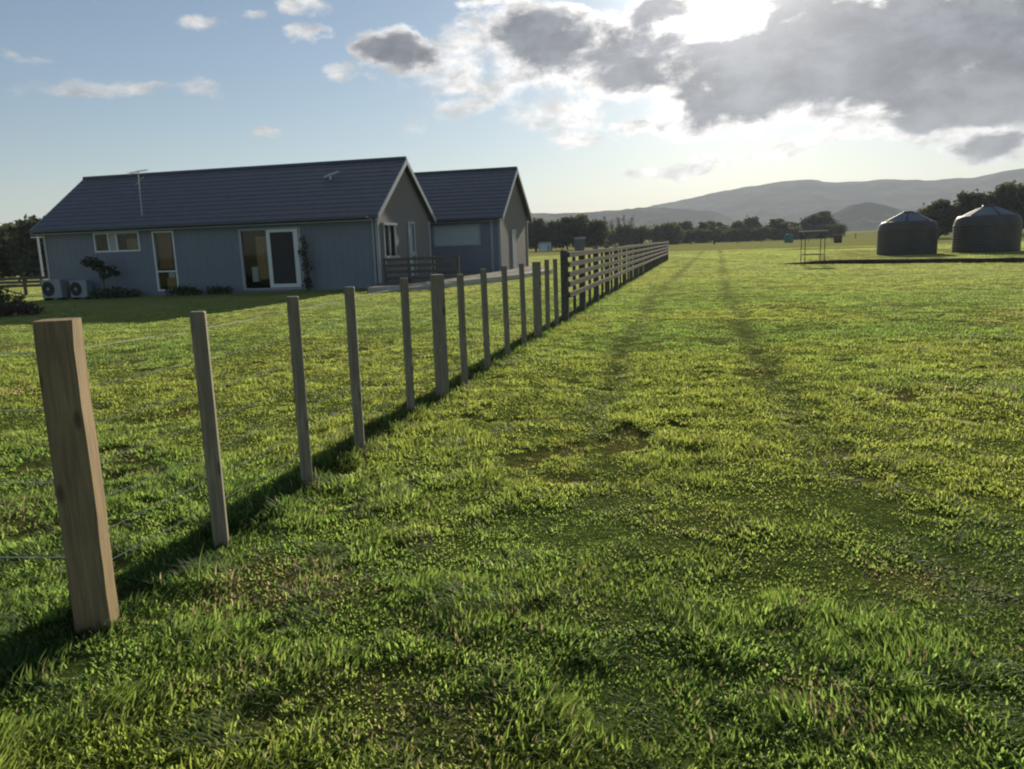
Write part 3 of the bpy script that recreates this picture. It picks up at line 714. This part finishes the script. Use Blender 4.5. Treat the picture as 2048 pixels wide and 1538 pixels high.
# concrete slab, yard rail, pole
zs = .19
m = MB().prism(SLAB[::-1], -.25, zs)
M_gravel = plain('dark_patio_gravel', (.15, .145, .135), .95, .05, .3, 30, .4)
tag(m.build('patio', M_gravel), kind='structure')
m = MB()
for (ax, ay), (bx, by) in zip(SLAB[:3], SLAB[1:4]):
    d_ = Vector((bx - ax, by - ay, 0)).normalized(); n_ = Vector((-d_.y, d_.x, 0)) * .30
    m.prism([(ax - n_.x*.1, ay - n_.y*.1), (bx - n_.x*.1, by - n_.y*.1), (bx + n_.x, by + n_.y), (ax + n_.x, ay + n_.y)], -.25, zs + .02 + .003 * (ay > 30))
tag(m.build('kerb', M_concrete), kind='structure')
yf = thing('yard_fence', 'low brown timber rail fence at the gable corner of the house', 'fence', (-4.75, 29.95, zs)); 
pa, pb = Vector((0,0,0)), Vector((2.85,-.35,0)); dirv = (pb-pa).normalized(); nrm = Vector((dirv.y,-dirv.x,0))
for k in range(4):
    c_ = pa.lerp(pb, k/3); MB().box((c_.x-.05,c_.y-.05,0),(c_.x+.05,c_.y+.05,.98),.006).build('post', M_rail, yf)
for zc in (.90,.66,.42,.18): MB().plank(pa+nrm*.072+Vector((0,0,zc)), pb+nrm*.072+Vector((0,0,zc)), .035, .11, nrm).build('rail', M_rail, yf)
pl = MB(); pl.bar((0,0,-.3),(0,0,3.0),.06,8,.05); pl.bar((-.35,0,2.95),(.35,0,2.95),.03,6)
o = pl.build('garden_pole', M_white); o.location = (-24.6, 41, gz(-24.6, 41)); tag(o, 'white pole with a short crossbar left of the house', 'pole')
# low board fence to the left of the house
lf = thing('board_fence', 'low brown board fence in the far left behind the lawn', 'fence', (-31, 40, gz(-31, 40))); 
for k in range(6):
    MB().box((k*2-.06,-.06,-.2),(k*2+.06,.06,1.05),.008).build('post', M_rail, lf)
for zc in (.95,.76,.57): MB().plank((0,-.085,zc),(10,-.085,zc),.04,.13,(0,1,0)).build('board', M_rail, lf)
MB().bar((3.9,-.14,.75),(6.0,-.14,.1),.04,6).build('brace', M_rail, lf)

# ------------------------------------------------------------------ foliage
def leaf_cloud(n, blobs, size, seed, tint_var=.35, flat=.0):
    r = np.random.default_rng(seed); bl = np.array(blobs, float); vol = bl[:, 3] * bl[:, 4] * bl[:, 5]; k = r.choice(len(bl), n, p=vol ** .75 / (vol ** .75).sum())
    d = r.normal(size=(n, 3)); d /= np.linalg.norm(d, axis=1)[:, None]; rad = r.random(n) ** .42 * (1 + .16 * r.normal(size=n))
    c = bl[k, :3] + d * rad[:, None] * bl[k, 3:6]
    a = r.normal(size=(n, 3)); a /= np.linalg.norm(a, axis=1)[:, None]; b = np.cross(a, r.normal(size=(n, 3))); b /= np.linalg.norm(b, axis=1)[:, None]
    s = (size * (.6 + .8 * r.random(n)))[:, None]
    co = np.stack([c - a * s, c - b * s * .6, c + a * s, c + b * s * .6], 1).reshape(-1, 3)
    q = np.arange(4 * n).reshape(n, 4); cl = .7 + .6 * r.random(len(bl)); t = (cl[k] * (1 - tint_var / 2 + tint_var * r.random(n)))[:, None] * np.ones(3)
    return co, q, np.repeat(t, 4, axis=0)
M_ever = leafy('dark_evergreen_leaves', (.075, .090, .062), (.13, .15, .07), .25)
M_mid = leafy('dull_green_leaves', (.085, .10, .065), (.12, .14, .04), .25)
M_shrub = leafy('shrub_leaves', (.065, .095, .045), (.10, .14, .03), .25)
M_purple = leafy('purplish_leaves', (.075, .050, .055), (.10, .06, .05), .2)
def crown_blobs(seed, wid, h, base, n=13, cone=0.0):
    r = np.random.default_rng(seed); out = []
    for k in range(n):
        t = (k + .5) / n; zc = base + (h - base) * (.12 + .80 * t); prof = math.sin(math.pi * min(.97, .22 + .66 * t)) * (1 - cone * t)
        ang = r.random() * 6.28; off = wid * .34 * prof * r.random() ** .5
        s = wid * (.20 + .16 * r.random()) * (prof * .8 + .2)
        out.append((off * math.cos(ang), off * math.sin(ang), zc, s, s, s * (.72 + .3 * r.random())))
    return out
def trunk_mesh(h, r, seed, limbs=5):
    rr = np.random.default_rng(seed); m = MB(); p = Vector((0, 0, -.3)); rad = r
    for k in range(4):
        q_ = Vector((rr.normal() * .05 * h * .3, rr.normal() * .05 * h * .3, h * .8 * (k + 1) / 4)); m.bar(p, q_, rad, 7, rad * .72); p, rad = q_, rad * .72
    for k in range(limbs):
        z = h * (.28 + .10 * k); a = rr.random() * 6.28; L = h * .22
        m.bar((0, 0, z), (math.cos(a) * L, math.sin(a) * L, z + L * .7), r * .4, 5, r * .12)
    return m.mesh('trunk')
PROTO = {}
def proto(kind, v):
    key = (kind, v)
    if key in PROTO: return PROTO[key]
    if kind == 'round': b = crown_blobs(100 + v, 6.5, 8, 1.0, 15); cr = leaf_cloud(4200, b, .34, 200 + v); mt = M_ever
    elif kind == 'tall': b = crown_blobs(300 + v, 4.6, 8, .7, 13, .35); cr = leaf_cloud(3400, b, .32, 400 + v); mt = M_ever
    else: b = crown_blobs(500 + v, 7.5, 5, .3, 14); cr = leaf_cloud(3600, b, .34, 600 + v); mt = M_mid
    me = fast_mesh('crown', cr[0], quads=cr[1], colors=cr[2]); me.materials.append(mt)
    tm = trunk_mesh(6.0 if kind != 'low' else 3.0, .22, 700 + v); tm.materials.append(M_bark)
    PROTO[key] = (me, tm); return PROTO[key]
def tree(x, y, h, wid, kind, v, label, group=None, name='tree'):
    cm, tm = proto(kind, v); t = thing(name, label, 'tree', (x, y, gz(x, y)), float(rng.random() * 6.28), group)
    base_h = {'round': 8.0, 'tall': 8.0, 'low': 5.0}[kind]; base_w = {'round': 6.5, 'tall': 4.6, 'low': 7.5}[kind]
    t.scale = (wid / base_w, wid / base_w, h / base_h)
    link('crown', cm, None, t); link('trunk', tm, None, t)
G = 'dark trees behind the left end of the house'
for k, (x, y, h, wd_) in enumerate([(-47, 66, 5.6, 7.5), (-42.5, 68, 5.2, 6.0), (-38.6, 64, 5.4, 5.0), (-35.2, 66, 4.6, 5.0)]):
    tree(x, y, h, wd_, 'round', k % 3, 'dark bushy evergreen tree beyond the board fence left of the house', G)
G = 'dark trees between the house and the fence'
for k, (x, y, h, wd_) in enumerate([(1.5, 150, 5.6, 8), (5.5, 148, 5.8, 7.5), (8.6, 152, 5.3, 6.5), (11.6, 150, 6.1, 6.5), (14.6, 151, 6.3, 6.5), (17.0, 149, 5.2, 5.5)]):
    tree(x, y, h * 1.06, wd_, 'round', k % 3, 'dark rounded tree in the clump just right of the far gable', G)
G = 'row of far paddock trees'
for k, X_ in enumerate(range(0, 15)):
    x = 48.5 + X_ * 3.75; hh = [6.0, 5.3, 6.4, 6.6, 6.4, 5.9, 6.5, 6.4, 6.9, 6.9, 6.7, 5.8, 7.2, 8.0, 7.6][X_]
    tree(x + (rng.random() - .5) * 1.5, 240 + (k % 3) * 4, hh * (.97 + .12 * rng.random()), 7.6 + (k % 2) * 1.6, 'tall' if k % 2 else 'round', k % 3, 'grey green tree in the long far row below the hills', G)
G = 'low scrub trees at the far end of the fence'
for k, x in enumerate([23, 27.5, 32, 36.5, 41, 45]):
    tree(x, 212, 4.6 + (k % 3) * .3, 6.5, 'low', k % 3, 'low hazy scrub tree behind the end of the rail fence', G)
G = 'dark trees behind the tanks'
for k, (x, y, h, wd_) in enumerate([(64.4, 116, 5.6, 5.5), (67.3, 114, 6.4, 6), (70.2, 117, 6.4, 6), (73.4, 115, 7.4, 7), (77.6, 116, 7.2, 7.5), (82.5, 115, 7.8, 8), (88, 117, 8, 8)]):
    tree(x, y, h, wd_, 'round', (k + 1) % 3, 'large dark tree in the mass rising behind the water tanks', G)
G = 'hedge shrubs along the far row'
for k in range(12):
    tree(49 + k * 4.6, 233 + (k % 2) * 3, 3.4 + .5 * rng.random(), 7.0, 'low', k % 3, 'low dark hedge shrub at the foot of the far row of trees', G, 'hedge_shrub')
# bare winter poplars, hazy
def bare_tree(x, y, h, seed, label, group):
    r = np.random.default_rng(seed); t = thing('bare_tree', label, 'tree', (x, y, gz(x, y)), 0, group)
    m = MB(); m.bar((0,0,-.3),(0,0,h*.5),.16,6,.10); m.bar((0,0,h*.5),(.1,.05,h),.10,5,.02); m.build('trunk', M_bark, t)
    b = MB()
    for k in range(34):
        z = h*(.16+.72*r.random()); a = r.random()*6.28; L = h*(.10+.16*r.random()); e = Vector((math.cos(a)*L*.55, math.sin(a)*L*.55, z+L)); s_ = Vector((0,0,z)); b.bar(s_, e, .045, 4, .02)
        for j in range(5):
            f = .35+.6*r.random(); s2 = s_.lerp(e, f); a2 = r.random()*6.28; L2 = L*.6; b.bar(s2, s2+Vector((math.cos(a2)*L2*.45, math.sin(a2)*L2*.45, L2*.8)), .03, 3, .012)
    b.build('branches', M_bark, t)
G = 'bare poplars beyond the fence'
for k, (x, y, h) in enumerate([(27.0,230,7.2),(29.0,231,7.9),(31.0,229,7.4),(33.2,230,8.0),(35.0,232,8.4),(36.8,230,8.0)]):
    bare_tree(x, y, h, 40 + k, 'thin bare upright tree in the faint hazy group right of the dark clump', G)

def shrub(name, x, y, z, blobs, n, size, seed, mat, label, cat='shrub', stem=None, group=None):
    t = thing(name, label, cat, (x, y, z), 0, group); co, q_, cl = leaf_cloud(n, blobs, size, seed)
    me = fast_mesh('foliage', co, quads=q_, colors=cl); link('foliage', me, mat, t)
    s_ = MB()
    for (p0, p1, r_) in (stem or [((0,0,-.1),(0,0,.3),.02)]): s_.bar(p0, p1, r_, 6, r_*.6)
    s_.build('stem', M_bark, t)
x,y,_ = local(-12.05,-.75); shrub('small_tree', x, y, -.17, [(-.35,0,1.55,.42,.3,.22),(-.1,0,1.40,.32,.25,.2),(.3,0,1.25,.35,.25,.16),(.55,0,1.05,.25,.2,.14),(.1,0,1.0,.2,.2,.2)], 420, .075, 1, M_shrub, 'small thin stemmed tree with sparse crown under the high window', 'small tree', [((.1,0,-.1),(.05,0,.8),.03),((.05,0,.8),(-.3,0,1.5),.02),((.05,0,.8),(.5,0,1.1),.015)])
x,y,_ = local(-11.7,-.7); shrub('bush', x, y, -.15, [(-.5,0,.2,.55,.35,.25),(.2,0,.22,.6,.35,.28),(.8,0,.16,.5,.3,.2)], 700, .06, 2, M_shrub, 'spreading dark bush at the wall foot left of the tall narrow window')
x,y,_ = local(-8.35,-.6); shrub('bush', x, y, -.1, [(-.4,0,.18,.4,.3,.22),(.1,0,.2,.45,.3,.25),(.5,0,.12,.3,.25,.15)], 500, .055, 3, M_shrub, 'low dark bush at the wall foot right of the tall narrow window')
x,y,_ = local(-6.7,-.6); shrub('bush', x, y, -.08, [(-.2,0,.16,.35,.3,.2),(.25,0,.15,.3,.25,.2)], 350, .055, 4, M_shrub, 'small dark bush at the wall foot just left of the sliding door')
x,y,_ = local(-2.95,-.35); shrub('climber', x, y, -.05, [(0,0,.35,.22,.18,.35),(.05,0,.95,.2,.16,.4),(-.05,0,1.5,.2,.15,.35),(0,0,1.95,.15,.12,.25)], 420, .06, 5, M_mid, 'tall narrow climbing plant on the wall right of the sliding door', 'plant', [((0,0,-.1),(0,.05,2.0),.02)])
shrub('garden_shrub', -17.0, 25.5, gz(-17.0,25.5), [(-.6,0,.35,.8,.6,.45),(.3,0,.3,.8,.6,.4),(-.2,.3,.6,.5,.4,.3)], 900, .07, 6, M_shrub, 'dark rounded garden shrub at the left edge of the lawn')
shrub('garden_shrub', -15.6, 23.6, gz(-15.6,23.6), [(-.7,0,.2,.8,.5,.3),(.2,0,.22,.8,.5,.3),(.9,0,.14,.5,.4,.2)], 800, .06, 7, M_purple, 'low purplish garden shrub in front of the dark rounded one')

# ------------------------------------------------------------------ water tanks
def tank(x, y, r, h, label, rot=0.0):
    z0 = gz(x, y) + float(pad_h(np.array([x]), np.array([y]))[0])
    t = thing('water_tank', label, 'water tank', (x, y, z0), rot, 'water tanks on the bank')
    prof = [(r*.98,-.1),(r*1.0,.05)]
    nr = 9
    for k in range(nr):
        z = .08+(h*.72)*k/nr; dz = h*.72/nr; prof += [(r*.995,z),(r*1.012,z+dz*.25),(r*1.012,z+dz*.6),(r*.995,z+dz*.85)]
    prof += [(r*.985,h*.82),(r*.94,h*.92),(r*.88,h*.985),(r*.80,h)]
    MB().lathe(prof, 40, cap=False).build('tank_body', M_tank, t, True)
    top = MB().lathe([(r*.80,h-.01),(r*.60,h+.17),(r*.36,h+.36),(r*.22,h+.43)], 12); lid = top.build('tank_roof', M_tanktop, t)
    hb = MB().lathe([(r*.20,h+.40),(r*.20,h+.50),(r*.17,h+.54)], 14); hb.build('hatch', M_tank, lid)
    rb = MB()
    for k in range(6):
        a = k*math.pi/3; rb.bar((r*.80*math.cos(a),r*.80*math.sin(a),h+.0),(r*.22*math.cos(a),r*.22*math.sin(a),h+.44),.05,6)
    rb.build('roof_rib', M_tank, lid)
    pp = MB(); pp.bar((r+.06,-.2,-.05),(r+.06,-.2,h*.9),.045,8); pp.bar((r+.06,-.2,h*.9),(r*.7,-.2,h+.1),.045,8); pp.build('inlet_pipe', M_tank, t)
tank(22.25, 43.2, 1.50, 1.82, 'dark round water tank with faint grey lid, left of the pair')
tank(26.3, 42.6, 1.62, 1.98, 'larger dark round water tank with brighter blue grey lid, right of the pair', .4)
# pale steel stand in front
z0 = gz(14.9, 37.6) + .16
st = thing('steel_stand', 'pale open steel frame stand with a flat top, left of the tanks', 'stand', (15.05, 38.2, z0), R(-8))
for sx in (-.46, .46):
    for sy in (-.4, .4): MB().box((sx-.016,sy-.016,-.15),(sx+.016,sy+.016,1.46)).build('leg', M_rail, st)
MB().box((-.58,-.5,1.46),(.58,.5,1.51)).build('top_panel', M_galv, st)
for sy in (-.4,.4):
    for zc in (.35,1.15): MB().box((-.44,sy-.015,zc-.02),(.44,sy+.015,zc+.02)).build('cross_bar', M_rail, st)
# far odds and ends
hz = gz(7.0, 145); ht = thing('white_hut', 'small white hut in the far paddock beyond the fence corner', 'hut', (7.0, 145, hz), R(20))
MB().box((-1.0,-.7,0),(1.0,.7,1.35)).build('wall', M_white, ht); m = MB(); m.add([(-1.1,-.8,1.35),(1.1,-.8,1.35),(1.1,0,1.7),(-1.1,0,1.7),(-1.1,.8,1.35),(1.1,.8,1.35)],[(0,1,2,3),(3,2,5,4),(0,3,4),(1,5,2)]); m.build('roof', M_trim, ht); MB().box((.2,-.73,0),(.75,-.705,1.15)).build('door', M_trim, ht)
sx_, sy_ = 12.9, 138; sh = thing('grey_shed', 'small dull grey shed showing against the dark clump of trees', 'shed', (sx_, sy_, gz(sx_, sy_)), R(-10))
MB().box((-.85,-1.0,0),(.85,1.0,2.0)).build('wall', M_shed, sh); m = MB(); m.add([(-1.0,-1.1,2.0),(1.0,-1.1,2.0),(1.0,1.1,2.4),(-1.0,1.1,2.4),(-1.0,1.1,1.95),(1.0,1.1,1.95)],[(0,1,2,3),(0,3,4),(1,5,2),(3,2,5,4)]); m.build('roof', M_shed, sh); MB().box((-.3,-1.03,0),(.3,-1.005,1.9)).build('door', M_roof, sh)
tz = gz(54.4, 150); tt = thing('teal_tank', 'small teal tank in front of the far row of trees', 'tank', (54.4, 150, tz))
MB().lathe([(.75,-.1),(.78,.2),(.78,1.35),(.70,1.5),(.3,1.68)], 20).build('tank_body', M_teal, tt, True); MB().lathe([(.2,1.66),(.2,1.78)],12).build('hatch', M_teal, tt)
bz = gz(51.1, 120); hb = MB().lathe([(.35,-.55),(.55,-.58),(.62,-.5),(.62,.5),(.55,.58),(.35,.55)], 20).build('hay_bale', M_brown, None, True)
hb.rotation_euler = (R(90),0,R(70)); hb.location = (51.1, 120, bz+.6); tag(hb, 'dark brown round bale in the paddock right of the steel stand', 'bale')
# far paddock fence of posts and wires
ff = thing('far_fence', 'thin post and wire fence crossing the far paddock in front of the tree row', 'fence', (24, 165, gz(24, 165)))
b0 = gz(24, 165)
for k in range(15):
    x_ = k*5.0; zz = gz(24+x_, 165)-b0; wdt = .30 if k in (4, 7) else .12
    MB().box((x_-wdt/2,-.06,zz-.3),(x_+wdt/2,.06,zz+1.15)).build('post', M_rail, ff)
for zc in (.35,.75,1.08):
    m = MB()
    for k in range(14): m.bar((k*5.0,-.07,gz(24+k*5,165)-b0+zc),((k+1)*5.0,-.07,gz(24+(k+1)*5,165)-b0+zc),.02,4)
    m.build('wire', M_rail, ff)

# ------------------------------------------------------------------ air
hm, t, out = material('haze_air')
pv = t.new('ShaderNodeVolumePrincipled'); pv.inputs['Color'].default_value = (.56, .63, .76, 1); pv.inputs['Density'].default_value = .00023; pv.inputs['Anisotropy'].default_value = .2
t.l.new(pv.outputs[0], out.inputs['Volume'])
hz = MB().box((-4550,-450,-20),(4550,5250,240)).build('haze', hm); tag(hz, kind='stuff')
hz['label'] = 'pale haze hanging over the far paddocks and hills'; hz['category'] = 'haze'
